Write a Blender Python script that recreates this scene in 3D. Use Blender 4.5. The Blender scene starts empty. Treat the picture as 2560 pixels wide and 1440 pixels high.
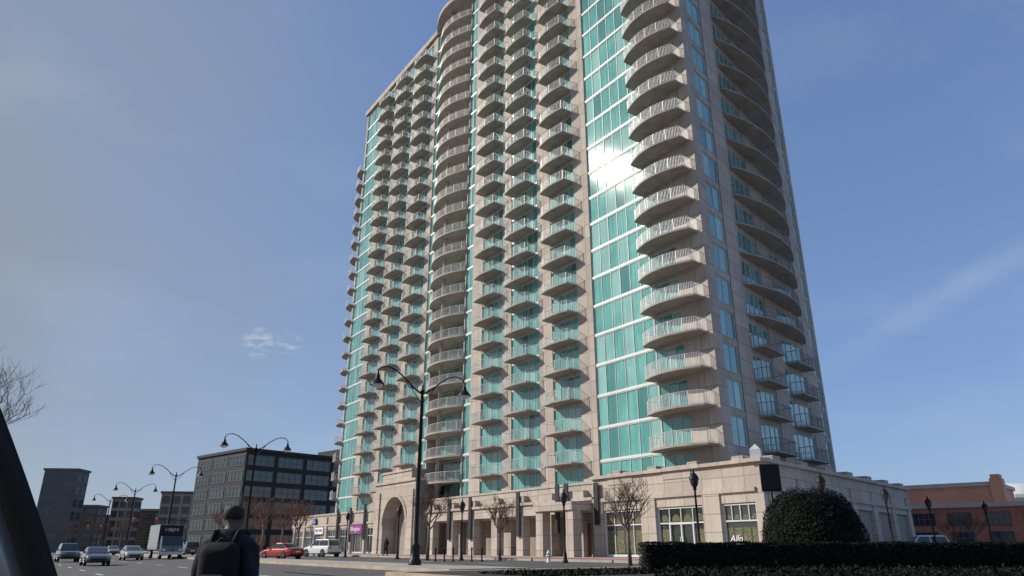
import bpy,bmesh,math,random
from mathutils import Vector,Matrix
random.seed(7)
SC=bpy.context.scene
C=SC.collection
R=math.radians
F=1760.0; TH=math.atan(650/F); EYE=1.35
CT,ST=math.cos(TH),math.sin(TH)
U1=Vector((math.sin(R(-34.9)),math.cos(R(-34.9)),0)); N1=Vector((-U1.y,U1.x,0))
U2=Vector((math.sin(R(42.2)),math.cos(R(42.2)),0)); N2=Vector((U2.y,-U2.x,0))
RZ1=math.atan2(U1.y,U1.x); RZ2=math.atan2(-U2.y,-U2.x)
C0=Vector((16.2,54.5,0)); P0=Vector((17.2,50.0,0))
SUN=Vector((-.853,.166,.494)).normalized()
def at(px,d,z=0):            # ground point at forward distance d under an azimuth
    return Vector(((px-1280)/F*(d*CT+(z-EYE)*ST),d,0))
def WV(w,v,z=0):
    return Vector((-N1.x*w+U1.x*v,-N1.y*w+U1.y*v,z))
def proj(p):
    q=Vector(p)-Vector((0,0,EYE)); dep=q.y*CT+q.z*ST; up=-q.y*ST+q.z*CT
    if dep<.1: return (-9999,-9999,1)
    return (1280+F*q.x/dep,720-F*up/dep,dep)
def gz(p):
    w=-(p.x*N1.x+p.y*N1.y)
    for (a,za),(b,zb) in zip(PROF,PROF[1:]):
        if a<=w<=b: return za+(zb-za)*(w-a)/(b-a)
    return PROF[-1][1]
PROF=[(-5000,0),(8,0),(17.2,.27),(17.25,.45),(21.75,.45),(21.8,.33),(33,.46),(33.05,.62),(9000,.62)]

# ---------------------------------------------------------------- materials
def nodes(name):
    m=bpy.data.materials.new(name); m.use_nodes=True
    nt=m.node_tree; return m,nt,nt.nodes['Principled BSDF']
def mixc(nt,fac,a,b,mode='MIX'):
    n=nt.nodes.new('ShaderNodeMix'); n.data_type='RGBA'; n.blend_type=mode
    for i,v in ((0,fac),(6,a),(7,b)):
        if hasattr(v,'is_output'): nt.links.new(v,n.inputs[i])
        elif i==0: n.inputs[0].default_value=v
        else: n.inputs[i].default_value=(*v,1)
    return n.outputs[2]
def noise_n(nt,vec,scale,detail=4,rough=.6):
    n=nt.nodes.new('ShaderNodeTexNoise'); n.inputs['Scale'].default_value=scale
    n.inputs['Detail'].default_value=detail; n.inputs['Roughness'].default_value=rough
    if vec is not None: nt.links.new(vec,n.inputs['Vector'])
    return n.outputs['Fac']
def maprange(nt,v,a,b,c=0,d=1):
    n=nt.nodes.new('ShaderNodeMapRange'); nt.links.new(v,n.inputs[0])
    for i,x in enumerate((a,b,c,d)): n.inputs[i+1].default_value=x
    return n.outputs[0]
def mapping(nt,vec,scale):
    n=nt.nodes.new('ShaderNodeMapping'); n.inputs['Scale'].default_value=scale
    nt.links.new(vec,n.inputs['Vector']); return n.outputs[0]
def coord(nt,k='Object'):
    return nt.nodes.new('ShaderNodeTexCoord').outputs[k]
def geo(nt): return nt.nodes.new('ShaderNodeNewGeometry').outputs['Position']
def math_n(nt,op,a,b=0):
    n=nt.nodes.new('ShaderNodeMath'); n.operation=op
    for i,v in enumerate((a,b)):
        if hasattr(v,'is_output'): nt.links.new(v,n.inputs[i])
        else: n.inputs[i].default_value=v
    return n.outputs[0]
def sc(c,k): return tuple(min(1,x*k) for x in c)
def bump(nt,b,h,strength=.3,dist=.02):
    n=nt.nodes.new('ShaderNodeBump'); n.inputs['Strength'].default_value=strength; n.inputs['Distance'].default_value=dist
    nt.links.new(h,n.inputs['Height']); nt.links.new(n.outputs[0],b.inputs['Normal'])
def basic(name,col,rough=.6,metal=0,var=.18,scale=3,bmp=0,coat=0,world=False,spec=.5):
    m,nt,b=nodes(name)
    v=geo(nt) if world else coord(nt)
    f=noise_n(nt,v,scale)
    nt.links.new(mixc(nt,maprange(nt,f,.3,.7),sc(col,1-var),sc(col,1+var)),b.inputs['Base Color'])
    b.inputs['Roughness'].default_value=rough; b.inputs['Metallic'].default_value=metal; b.inputs['Specular IOR Level'].default_value=spec
    if coat: b.inputs['Coat Weight'].default_value=coat; b.inputs['Coat Roughness'].default_value=.05
    if bmp: bump(nt,b,noise_n(nt,v,scale*6),bmp)
    return m
def concrete(name,col,bw=2.4,rh=1.5,mort=.03,joint=.6,off=0):
    m,nt,b=nodes(name)
    o=coord(nt); sx=nt.nodes.new('ShaderNodeSeparateXYZ'); nt.links.new(o,sx.inputs[0])
    cb=nt.nodes.new('ShaderNodeCombineXYZ')
    nt.links.new(math_n(nt,'ADD',sx.outputs[0],500.13),cb.inputs[0]); nt.links.new(math_n(nt,'ADD',sx.outputs[2],300.1),cb.inputs[1])
    br=nt.nodes.new('ShaderNodeTexBrick'); nt.links.new(cb.outputs[0],br.inputs['Vector'])
    br.offset=off; br.inputs['Scale'].default_value=1; br.inputs['Mortar Size'].default_value=mort
    br.inputs['Brick Width'].default_value=bw; br.inputs['Row Height'].default_value=rh
    br.inputs['Color1'].default_value=(*sc(col,.84),1); br.inputs['Color2'].default_value=(*sc(col,1.12),1)
    br.inputs['Mortar'].default_value=(*sc(col,joint),1)
    g=geo(nt)
    c=mixc(nt,maprange(nt,noise_n(nt,g,.5,6,.7),.35,.75,0,.55),br.outputs['Color'],sc(col,.62))
    st=noise_n(nt,mapping(nt,g,(1.6,1.6,.12)),1.0,5,.65)
    c=mixc(nt,maprange(nt,st,.48,.78,0,.6),c,sc(col,.5))
    c=mixc(nt,maprange(nt,noise_n(nt,g,9,3),.4,.7,0,.25),c,sc(col,1.25))
    nt.links.new(c,b.inputs['Base Color']); b.inputs['Roughness'].default_value=.85; b.inputs['Specular IOR Level'].default_value=.25
    bump(nt,b,noise_n(nt,g,14,4),.25)
    return m
def teal(name,dark,light,rough=.05,curt=True,spec=.22,coat=1.0):
    m,nt,b=nodes(name)
    g=geo(nt)
    at_=nt.nodes.new('ShaderNodeAttribute'); at_.attribute_name='tint'
    oi=nt.nodes.new('ShaderNodeObjectInfo')
    tv_=math_n(nt,'FRACT',math_n(nt,'ADD',at_.outputs['Fac'],oi.outputs['Random']))
    f=maprange(nt,noise_n(nt,mapping(nt,g,(.3,.3,.22)),1.0,3,.7),.35,.65,0,.55)
    f=math_n(nt,'ADD',f,math_n(nt,'MULTIPLY',tv_,.45))
    c=mixc(nt,f,dark,light)
    if curt:
        w=noise_n(nt,mapping(nt,g,(3.2,3.2,.06)),1.6,3)
        c=mixc(nt,maprange(nt,w,.45,.65,0,.4),c,sc(dark,.6))
        c=mixc(nt,maprange(nt,tv_,.80,.84,0,.28),c,(.52,.66,.60))   # drawn pale blinds behind some panes
        c=mixc(nt,maprange(nt,tv_,.16,.12,0,.5),c,sc(dark,.55))     # dark rooms behind others
    nt.links.new(c,b.inputs['Base Color'])
    b.inputs['Roughness'].default_value=rough; b.inputs['Specular IOR Level'].default_value=spec
    b.inputs['Coat Weight'].default_value=coat; b.inputs['Coat Roughness'].default_value=.022; b.inputs['Coat IOR'].default_value=1.7
    return m
M={}
M['conc']=concrete('panel concrete',(.475,.42,.36),2.3,1.5,.045,.5)
M['pod']=concrete('podium concrete',(.49,.43,.365),1.9,1.25,.035,.48)
M['core']=concrete('shade toned concrete',(.30,.265,.225),4,3,.02,.7)  # darker copy of the wall concrete, recess shade put into its colour
M['slab']=basic('balcony concrete',(.34,.31,.275),.85,var=.2,scale=.8,world=True,spec=.2)
M['slabpale']=basic('pale balcony concrete',(.44,.405,.36),.85,var=.15,scale=.8,world=True,spec=.2)
M['rail']=basic('pale painted metal',(.58,.58,.57),.45,.1,var=.06)
M['railshade']=basic('shade toned rail metal',(.20,.21,.22),.45,.2,var=.06)  # darker copy of the rail paint, shade of the side face put into it
M['white']=basic('white painted metal',(.60,.62,.595),.45,var=.08,scale=.6,world=True)
M['curtain']=teal('mint curtain wall glass',(.065,.265,.25),(.21,.55,.485))
M['teal']=teal('teal glass',(.05,.22,.215),(.17,.48,.44))
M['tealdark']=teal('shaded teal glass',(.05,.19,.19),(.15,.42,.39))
M['shopglass']=teal('shop glass',(.02,.025,.02),(.06,.07,.05),.1,False)
M['darkvoid']=basic('interior shade',(.035,.03,.028),.8)
M['black']=basic('black painted steel',(.012,.012,.013),.5,.1,var=.2,spec=.3)
M['dkfin']=basic('dark bronze metal',(.045,.045,.05),.5,.4)
M['redwood']=basic('red brown door',(.16,.05,.035),.6)
M['louver']=basic('beige louver',(.33,.30,.26),.7)
def lace_mat():
    m,nt,b=nodes('gold lattice blind')
    o=coord(nt); v=nt.nodes.new('ShaderNodeTexVoronoi'); v.inputs['Scale'].default_value=6; v.feature='DISTANCE_TO_EDGE'
    nt.links.new(o,v.inputs['Vector'])
    nt.links.new(mixc(nt,maprange(nt,v.outputs['Distance'],.05,.14),(.20,.175,.085),(.055,.062,.03)),b.inputs['Base Color'])
    b.inputs['Roughness'].default_value=.35; b.inputs['Coat Weight'].default_value=.6; b.inputs['Coat Roughness'].default_value=.05
    return m
M['lace']=lace_mat()
M['asphalt']=basic('asphalt',(.08,.077,.075),.9,var=.3,scale=.6,bmp=.3,world=True)
M['earth']=basic('dry ground',(.13,.12,.10),.95,var=.3,scale=.1,world=True)
M['kerb']=basic('tan kerb concrete',(.40,.32,.24),.9,var=.2,scale=1,world=True,bmp=.2)
M['pave']=basic('pavement concrete',(.36,.33,.30),.9,var=.18,scale=.8,world=True,bmp=.2)
M['brickpave']=basic('red brick paving',(.45,.17,.14),.9,var=.25,scale=4,world=True)
M['mulch']=basic('dark mulch',(.028,.022,.017),1,var=.4,scale=3,world=True)
M['paint']=basic('road paint',(.6,.6,.57),.7,var=.15,scale=2,world=True)
M['leaf']=basic('shadow toned leaf',(.008,.012,.0065),.7,var=.5,scale=2.5,world=True,spec=.15)  # near-black leaf colour carries the shadow lying over bush and hedge
M['leafcore']=basic('leaf shade',(.003,.004,.003),.9,spec=.1)  # solid near-black core, shade between the leaves put into its colour
M['bark']=basic('grey brown bark',(.15,.115,.09),.9,var=.3,scale=5)
M['twig']=basic('russet twigs',(.17,.105,.075),.9,var=.3,scale=5)
M['tyre']=basic('tyre rubber',(.015,.015,.015),.85)
M['rim']=basic('alloy rim',(.45,.45,.46),.3,.8)
M['carglass']=basic('car glass',(.012,.015,.018),.05,var=.1,coat=1)
M['red']=basic('red car paint',(.35,.012,.016),.3,.2,var=.04,coat=1)
M['carwhite']=basic('white car paint',(.72,.72,.71),.3,var=.03,coat=1)
M['silver']=basic('silver car paint',(.26,.27,.28),.3,.4,var=.04,coat=1)
M['grey']=basic('grey car paint',(.055,.06,.066),.3,.4,var=.04,coat=1)
M['dark']=basic('black car paint',(.02,.021,.024),.25,.2,var=.04,coat=1)
M['gold']=basic('champagne car paint',(.38,.365,.31),.3,.3,var=.04,coat=1)
M['lens']=basic('head lamp lens',(.75,.75,.72),.1,var=.02,coat=1)
M['tail']=basic('tail lamp lens',(.4,.01,.01),.15,var=.05,coat=1)
M['office']=basic('charcoal cladding',(.017,.02,.024),.6,var=.2,scale=.3,world=True,spec=.25)
M['offglass']=teal('office glass',(.015,.03,.036),(.055,.09,.10),.15,False,.3,.55)
M['offframe']=basic('office frame',(.07,.08,.088),.5)
M['tan']=basic('tan stucco',(.28,.235,.19),.9,var=.15,scale=.3,world=True)
M['brown']=basic('brown brick',(.11,.085,.07),.9,var=.2,scale=.5,world=True)
M['greyst']=basic('grey stone',(.11,.115,.125),.9,var=.2,scale=.4,world=True)
M['dkglass']=basic('dark window glass',(.025,.03,.035),.1,coat=.6)
M['peach']=basic('orange stucco',(.80,.37,.23),.9,var=.1,scale=.4,world=True)
M['brick']=concrete('red brick',(.50,.185,.12),.6,.25,.02,1.3,.5)
M['cornice']=basic('pale stone cornice',(.60,.51,.43),.8,var=.1,scale=.5,world=True)
M['dome']=basic('pale dome',(.68,.69,.69),.6,var=.05)
M['purple']=basic('purple sign',(.22,.03,.20),.5,var=.05)
M['blue']=basic('blue sign',(.02,.09,.30),.5,var=.05)
M['signwhite']=basic('white sign face',(.8,.8,.8),.5,var=.03)
M['skin']=basic('skin',(.09,.052,.038),.6,var=.08)
M['hair']=basic('black hair',(.008,.007,.006),.7,bmp=.4,scale=20)
M['denim']=basic('faded denim',(.020,.025,.032),.9,var=.5,scale=9,bmp=.4,spec=.15)
M['trouser']=basic('black trousers',(.014,.014,.017),.9,var=.2,scale=8)
M['pack']=basic('black nylon',(.009,.009,.010),.8,var=.4,scale=12,bmp=.4,spec=.2)
M['hyd']=basic('white hydrant paint',(.6,.6,.58),.5)
M['yellow']=basic('yellow signal housing',(.30,.15,.02),.5)
def emis(name,col,s):
    m,nt,b=nodes(name); b.inputs['Base Color'].default_value=(*col,1); b.inputs['Emission Color'].default_value=(*col,1); b.inputs['Emission Strength'].default_value=s
    return m
M['redlight']=emis('lit red signal',(1,.04,.02),1.5)

# ---------------------------------------------------------------- mesh builder
class MB:
    def __init__(s): s.v=[];s.f=[];s.m=[];s.cur=0
    def poly(s,pts):
        n=len(s.v); s.v+= [tuple(p) for p in pts]; s.f.append(tuple(range(n,n+len(pts)))); s.m.append(s.cur)
    def box(s,x0,x1,y0,y1,z0,z1,caps=True):
        n=len(s.v)
        s.v+=[(x0,y0,z0),(x1,y0,z0),(x1,y1,z0),(x0,y1,z0),(x0,y0,z1),(x1,y0,z1),(x1,y1,z1),(x0,y1,z1)]
        fs=[(0,1,5,4),(1,2,6,5),(2,3,7,6),(3,0,4,7)]
        if caps: fs+=[(3,2,1,0),(4,5,6,7)]
        for f in fs: s.f.append(tuple(n+i for i in f)); s.m.append(s.cur)
    def prism(s,poly,z0,z1):
        a=sum(p[0]*q[1]-q[0]*p[1] for p,q in zip(poly,poly[1:]+poly[:1]))
        if a<0: poly=poly[::-1]
        n=len(s.v); k=len(poly)
        s.v+=[(p[0],p[1],z0) for p in poly]+[(p[0],p[1],z1) for p in poly]
        for i in range(k):
            j=(i+1)%k; s.f.append((n+i,n+j,n+k+j,n+k+i)); s.m.append(s.cur)
        s.f.append(tuple(n+i for i in range(k-1,-1,-1))); s.m.append(s.cur)
        s.f.append(tuple(n+k+i for i in range(k))); s.m.append(s.cur)
    def path(s,pts,rad,n=6,cap=True):
        pts=[Vector(p) for p in pts]; base=len(s.v)
        for i,p in enumerate(pts):
            d=(pts[min(i+1,len(pts)-1)]-pts[max(i-1,0)]).normalized()
            a=d.cross(Vector((0,0,1)) if abs(d.z)<.95 else Vector((1,0,0))).normalized(); b=d.cross(a)
            r=rad[i] if isinstance(rad,(list,tuple)) else rad
            for k in range(n):
                t=2*math.pi*k/n; s.v.append(tuple(p+a*r*math.cos(t)+b*r*math.sin(t)))
        for i in range(len(pts)-1):
            for k in range(n):
                k2=(k+1)%n
                s.f.append((base+i*n+k,base+i*n+k2,base+(i+1)*n+k2,base+(i+1)*n+k)); s.m.append(s.cur)
        if cap:
            s.f.append(tuple(base+k for k in range(n-1,-1,-1))); s.m.append(s.cur)
            e=base+(len(pts)-1)*n; s.f.append(tuple(e+k for k in range(n))); s.m.append(s.cur)
    def lathe(s,prof,n=12,c=(0,0,0)):
        base=len(s.v)
        for r,z in prof:
            for k in range(n):
                t=2*math.pi*k/n; s.v.append((c[0]+r*math.cos(t),c[1]+r*math.sin(t),c[2]+z))
        for i in range(len(prof)-1):
            for k in range(n):
                k2=(k+1)%n; s.f.append((base+i*n+k,base+i*n+k2,base+(i+1)*n+k2,base+(i+1)*n+k)); s.m.append(s.cur)
    def add(s,o,mat,moff=None):
        n=len(s.v); s.v+=[tuple(mat@Vector(p)) for p in o.v]
        s.f+=[tuple(n+i for i in f) for f in o.f]
        s.m+=[(x if moff is None else moff) for x in o.m]
    def mesh(s,name,mats,smooth=False,tint=False):
        me=bpy.data.meshes.new(name); me.from_pydata(s.v,[],s.f)
        for m in (mats if isinstance(mats,list) else [mats]): me.materials.append(m)
        me.polygons.foreach_set('material_index',s.m)
        if smooth: me.polygons.foreach_set('use_smooth',[True]*len(s.f))
        if tint:
            a=me.attributes.new('tint','FLOAT','FACE'); a.data.foreach_set('value',[random.random() for _ in s.f])
        me.update(); return me
    def obj(s,name,mats,parent=None,loc=(0,0,0),rz=0,smooth=False,tint=False):
        return link(name,s.mesh(name,mats,smooth,tint),parent,loc,rz)
def link(name,me,parent=None,loc=(0,0,0),rz=0):
    o=bpy.data.objects.new(name,me); C.objects.link(o); o.location=loc; o.rotation_euler=(0,0,rz)
    if parent: o.parent=parent
    return o
def tag(o,label,cat,group=None):
    o['label']=label; o['category']=cat
    if group: o['group']=group
    return o
def thing(name,label,cat,loc=(0,0,0),rz=0,group=None):
    return tag(link(name,None,None,loc,rz),label,cat,group)
def struct(o): o['kind']='structure'; return o
def dup(root,loc,rz,label,group=None,scale=None):
    r=root.copy(); C.objects.link(r); r.location=loc; r.rotation_euler=(0,0,rz); r['label']=label
    if group: r['group']=group
    if scale: r.scale=scale
    for ch in list(root.children):
        c=ch.copy(); C.objects.link(c); c.parent=r
        for g in list(ch.children):
            d=g.copy(); C.objects.link(d); d.parent=c
    return r
def text(name,body,size,m,parent,loc,rot,width=None,shear=0):
    cu=bpy.data.curves.new(name,'FONT'); cu.body=body; cu.size=size; cu.align_x='CENTER'; cu.align_y='CENTER'; cu.extrude=.01; cu.shear=shear
    t=bpy.data.objects.new(name+'_tmp',cu); C.objects.link(t)
    bpy.context.view_layer.update()
    me=bpy.data.meshes.new_from_object(t.evaluated_get(bpy.context.evaluated_depsgraph_get()))
    bpy.data.objects.remove(t)
    me.materials.clear(); me.materials.append(m)
    o=bpy.data.objects.new(name,me); C.objects.link(o); o.location=loc; o.rotation_euler=rot
    if width:
        k=width/max(.01,max(v.co.x for v in me.vertices)-min(v.co.x for v in me.vertices)); o.scale=(k,1,1)
    o.parent=parent; return o

# ---------------------------------------------------------------- ground and roads
def strip(name,mat,ws,v0,v1,skirt=None,nv=1):
    b=MB()
    for (w0,z0),(w1,z1) in zip(ws,ws[1:]):
        for i in range(nv):
            a=v0+(v1-v0)*i/nv; c=v0+(v1-v0)*(i+1)/nv
            b.poly([WV(w0,a,z0),WV(w1,a,z1),WV(w1,c,z1),WV(w0,c,z0)])
    if skirt is not None:
        (w0,z0),(w1,z1)=ws[0],ws[-1]
        b.poly([WV(w0,v0,skirt),WV(w0,v0,z0),WV(w0,v1,z0),WV(w0,v1,skirt)])
        b.poly([WV(w1,v0,skirt),WV(w1,v1,skirt),WV(w1,v1,z1),WV(w1,v0,z1)])
        b.poly([WV(w0,v1,skirt),WV(w0,v1,z0),WV(w1,v1,z1),WV(w1,v1,skirt)])
        b.poly([WV(w0,v0,skirt),WV(w1,v0,skirt),WV(w1,v0,z1),WV(w0,v0,z0)])
    return struct(b.obj(name,mat))
strip('ground',M['earth'],[(-3000,-.05),(8,-.05),(17.2,.2),(33,.38),(60,.55),(4000,.55)],-3000,4000)
strip('road',M['asphalt'],[(-6,0),(8,0),(17.2,.27)],-120,230)
strip('road',M['asphalt'],[(21.8,.33),(33,.46)],24,230)
strip('road',M['asphalt'],[(13,.18),(17.2,.272),(33,.455)],24.3,40,None)
strip('pavement',M['pave'],[(-30,.13),(-6,.13)],-120,230,-.1)
strip('pavement',M['pave'],[(33,.62),(44,.62),(150,.62)],-80,230,.2)
strip('brick_paving',M['brickpave'],[(33.3,.626),(37.4,.626)],-10,200)
strip('median',M['pave'],[(17.6,.454),(21.4,.454)],30,215)
strip('median_kerb',M['kerb'],[(17.2,.45),(21.8,.45)],29.6,215.4,.1)
strip('planting_bed_kerb',M['kerb'],[(12.6,.5),(33,.52)],-70,26.5,.0)
strip('planting_bed',M['mulch'],[(12.9,.51),(33,.53)],-70,25.6)
b=MB()
for v in range(0,210,9):
    for w in (5.2,11.2):
        z=.004+gz(WV(w,0)); b.poly([WV(w-.07,v,z),WV(w+.07,v,z+.004),WV(w+.07,v+3,z+.004),WV(w-.07,v+3,z)])
    for w in (27.2,):
        z=.006+gz(WV(w,0)); b.poly([WV(w-.07,v+40,z),WV(w+.07,v+40,z+.004),WV(w+.07,v+43,z+.004),WV(w-.07,v+43,z)])
struct(b.obj('lane_markings',M['paint']))

# ---------------------------------------------------------------- tower
tower=thing('apartment_tower','tall beige concrete and teal glass tower with curved balconies above a shop podium','building',tuple(C0))
FH=3.0; Z0=8.9; NF=24; TOP=81.2
OFF2=U2*24.2
FR={1:(Vector((0,0,0)),RZ1),2:(OFF2,RZ2)}
def fmat(fi,s,n,z):
    o,rz=FR[fi]; Mx=Matrix.Translation(o)@Matrix.Rotation(rz,4,'Z'); return Mx@Matrix.Translation((s,n,z))
def xy(v): return (v.x,v.y)
core=MB()
def f1(s,n): return U1*s+N1*n
e=.62
poly=[U1*e+U2*e, f1(39.1,-.6),f1(39.1,-1.4),f1(47.9,-1.4),f1(47.9,-.6), U1*77.6+U2*e, U1*77.6+U2*23.7, U1*e+U2*23.7]
core.prism([xy(p) for p in poly],.2,80.9)
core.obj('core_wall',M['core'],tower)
piers1=[(.6,3.1),(14.3,16.6),(20.9,23.2),(28.5,30.3),(34.8,37.2),(49.6,51),(55.5,58),(62.5,65),(69.5,71.2),(77.4,78)]
wins1=[(3.1,6.4,3,'c'),(6.4,14.3,6,'g'),(16.6,20.9,4,'c'),(23.2,28.5,5,'g'),(30.3,34.8,4,'c'),(37.2,39,2,'g'),(48,49.6,2,'g'),(51,55.5,4,'c'),(58,62.5,4,'g'),(65,69.5,4,'c'),(71.2,77.4,5,'g')]
wall=MB()
for a,c in piers1: wall.box(a,c,-.7,0 if a>1 else -.001,.3,TOP)
wall.box(38.9,39.12,-1.5,-.02,.3,TOP); wall.box(47.88,48.1,-1.5,-.02,.3,TOP)
for a,c,n,k in wins1:
    if k=='c':
        for f in range(-1,NF+1):
            z=Z0+f*FH; wall.box(a+.001,c-.001,-.5,-.06,z-.46,z+.02)
wall.obj('front_wall',M['conc'],tower,(0,0,0),RZ1)
wall=MB()
def T(t): return 24.2-t
piers2=[(.6,1.6),(4.5,7.2),(11.5,14.2),(19.8,22.4),(23.7,24.2)]
wins2=[(1.6,4.5,2),(7.2,11.5,4),(14.2,19.8,4),(22.4,23.7,1)]
for a,c in piers2: wall.box(T(c),T(a),-.7,0,.3,TOP)
for a,c,n in wins2:
    for f in range(-1,NF+1):
        z=Z0+f*FH; wall.box(T(c)+.001,T(a)-.001,-.5,-.05,z-.56,z+.05)
wall.obj('side_wall',M['conc'],tower,tuple(OFF2),RZ2)
b=MB(); b.prism([(0,0),xy(U1*.6),xy(U1*.6+U2*.6),xy(U2*.6)],.3,TOP); b.obj('corner_pier',M['conc'],tower)
b=MB(); k=.35
b.prism([xy(-U1*k-U2*k),xy(U1*(78+k)-U2*k),xy(U1*(78+k)+U2*(24.2+k)),xy(-U1*k+U2*(24.2+k))],TOP,TOP+.9)
b.obj('parapet',M['conc'],tower)
def bow(w,d0,d1,n=14,back=0):
    pts=[(-w/2,back),(w/2,back)]
    for i in range(n+1):
        x=w/2-w*i/n; pts.append((x,d0+(d1-d0)*(1-(2*x/w)**2)))
    return pts
b=MB(); b.prism(bow(11.6,.38,2.2,18),81.35,82.0); b.obj('roof_bow',M['conc'],tower,tuple(U1*43.6),RZ1)
b=MB(); b.path([(43.5,.7,7),(43.5,.7,81.3)],.24,12); b.obj('column',M['conc'],tower,(0,0,0),RZ1,True)
# windows
def window_mb(w,h,nx,transom=None,seed=0,fr=.06,band=False,ml=.024):
    rnd=random.Random(seed); f=MB(); g=MB()
    f.box(-w/2,w/2,-.12,0,0,fr); f.box(-w/2,w/2,-.12,0,h-fr,h)
    f.box(-w/2,-w/2+fr,-.12,-.002,fr,h-fr); f.box(w/2-fr,w/2,-.12,-.002,fr,h-fr)
    if band: f.box(-w/2,w/2,-.3,.04,-.2,-.004)
    for i in range(1,nx):
        x=-w/2+w*i/nx; f.box(x-ml,x+ml,-.12,-.02,fr,h-fr)
    if transom: f.box(-w/2+fr,w/2-fr,-.12,-.03,transom-.03,transom+.03)
    for i in range(nx):
        x0=-w/2+w*i/nx; x1=-w/2+w*(i+1)/nx
        for z0,z1 in ([(0,transom),(transom,h)] if transom else [(0,h)]):
            q=[-.07+rnd.uniform(-.007,.007) for _ in range(3)]; q.append(q[0]+q[2]-q[1])
            g.poly([(x1,q[0],z0),(x0,q[1],z0),(x0,q[2],z1),(x1,q[3],z1)])
    return f,g
wproto={}; wl=[]
for a,c,n,kd in wins1:
    big=kd=='g' and c-a>5.5
    for var in range(4):
        key=('m',round(c-a,2),n,'G' if big else kd,var)
        if key not in wproto: wproto[key]=window_mb(c-a-.02,2.76 if kd=='g' else 2.54,n,None,len(wproto),.05,kd=='g')
    for f in range(-1,NF): wl.append((('m',round(c-a,2),n,'G' if big else kd,random.randrange(4)),1,(a+c)/2,-.10,Z0+f*FH+.02,'curtain' if big else 'teal',c-a))
key=('bay',)
wproto[key]=window_mb(8.4,2.7,6,None,99)
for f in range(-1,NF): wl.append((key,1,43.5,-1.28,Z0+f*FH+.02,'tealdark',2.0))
for a,c,n in wins2:
    key=('r',round(c-a,2),n); wproto[key]=window_mb(c-a-.02,2.36,n,None,len(wproto)+40)
    for f in range(-1,NF): wl.append((key,2,T((a+c)/2),-.10,Z0+f*FH+.06,'teal',(c-a)*.7))
def rank(fi,s,n,z,w,h):
    p=C0+fmat(fi,s,n,z+h/2).translation; px,py,d=proj(p)
    vis=-60<px<2620 and -70<py<1480
    return (w*h*1e4/d**2 if vis else 0)
wmesh={}
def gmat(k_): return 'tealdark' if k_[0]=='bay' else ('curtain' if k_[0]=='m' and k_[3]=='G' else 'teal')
for k_,(f,g) in wproto.items(): wmesh[k_]=(f.mesh('window_frame',M['white']),g.mesh('window_glass',M[gmat(k_)],False,True))
wl.sort(key=lambda e:-rank(e[1],e[2],e[3],e[4],e[6],2.6))
rest=MB()
for i,(key,fi,s,n,z,gm,_) in enumerate(wl):
    mx=fmat(fi,s,n,z)
    if i<100:
        o=link('window',wmesh[key][0],tower,mx.translation,FR[fi][1]); link('glass',wmesh[key][1],o)
    else:
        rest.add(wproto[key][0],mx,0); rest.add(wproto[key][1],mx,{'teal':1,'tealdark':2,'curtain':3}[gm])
o=rest.obj('window',[M['white'],M['teal'],M['tealdark'],M['curtain']],tower,tint=True); o['kind']='stuff'
# balconies
def railing(pts,h=1.08,sp=.15,base=.0,k0=.010,tr=.03):
    m=MB(); P=[Vector((p[0],p[1],0)) for p in pts]
    up=Vector((0,0,1))
    for z,rr in ((h,tr),(base+.1,.018)):
        for a,c in zip(P,P[1:]):
            m.path([a+up*z,c+up*z],rr,4)
    L=[0]
    for a,c in zip(P,P[1:]): L.append(L[-1]+(c-a).length)
    n=max(2,int(L[-1]/sp))
    for i in range(n+1):
        t=L[-1]*i/n
        for j in range(len(P)-1):
            if L[j]<=t<=L[j+1]+1e-6:
                p=P[j].lerp(P[j+1],(t-L[j])/max(1e-6,L[j+1]-L[j])); break
        k=.026 if i%9==0 else k0
        m.box(p.x-k,p.x+k,p.y-k,p.y+k,base,h,False)
    return m
bp={}
def bal(key,poly,rail,th=.2,railmat='rail',sp=.16,k0=.010,tr=.03,slab='slab'):
    s=MB(); s.prism(poly,-th,0)
    bp[key]=(s,railing(rail,sp=sp,k0=k0,tr=tr),railmat,slab)
def bowrail(w,d0,d1,n=12,y0=0):
    k=.07; w2=w-2*k
    pts=[(w2/2,y0)]
    for i in range(n+1):
        x=w2/2-w2*i/n; pts.append((x,d0-k+(d1-d0)*(1-(2*x/w2)**2)))
    pts.append((-w2/2,y0)); return pts
bal('N',bow(6.2,1.25,2.1),bowrail(6.2,1.25,2.1),.15,sp=.14,k0=.0105)
bal('S',bow(4.3,1.4,1.68,8),bowrail(4.3,1.4,1.68,8),.14,sp=.2,k0=.009,tr=.028)
bal('D',bow(9.2,.25,1.8,16,-1.35),bowrail(9.2,.25,1.8,16,.05),.18,sp=.17,k0=.011,tr=.035,slab='slabpale')
bal('R',bow(12.8,.35,1.75,18),bowrail(12.8,.35,1.75,18),.14,'railshade',sp=.22,k0=.010)
bal('r',bow(4.3,1.25,1.3,2),bowrail(4.3,1.25,1.3,2),.15,'railshade',sp=.2)
lp=[(0,-4.2),(1.6,-4.2),(3.0,-3.2),(3.5,-1.8),(3.2,-.6),(2.2,.3),(.8,.7),(-.2,.75),(-.2,.02),(0,.02)]
bal('L',lp,[(p[0]*.97,p[1]*.97) for p in lp[1:8]],.18,sp=.22)
bal('E',[(0,-2.6),(-.3,-2.6),(-.75,-1.7),(-.3,-.7),(0,-.7)],[(-.02,-2.55),(-.27,-2.52),(-.68,-1.7),(-.27,-.75),(-.02,-.75)],.17,sp=.25)
bl=[]
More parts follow.
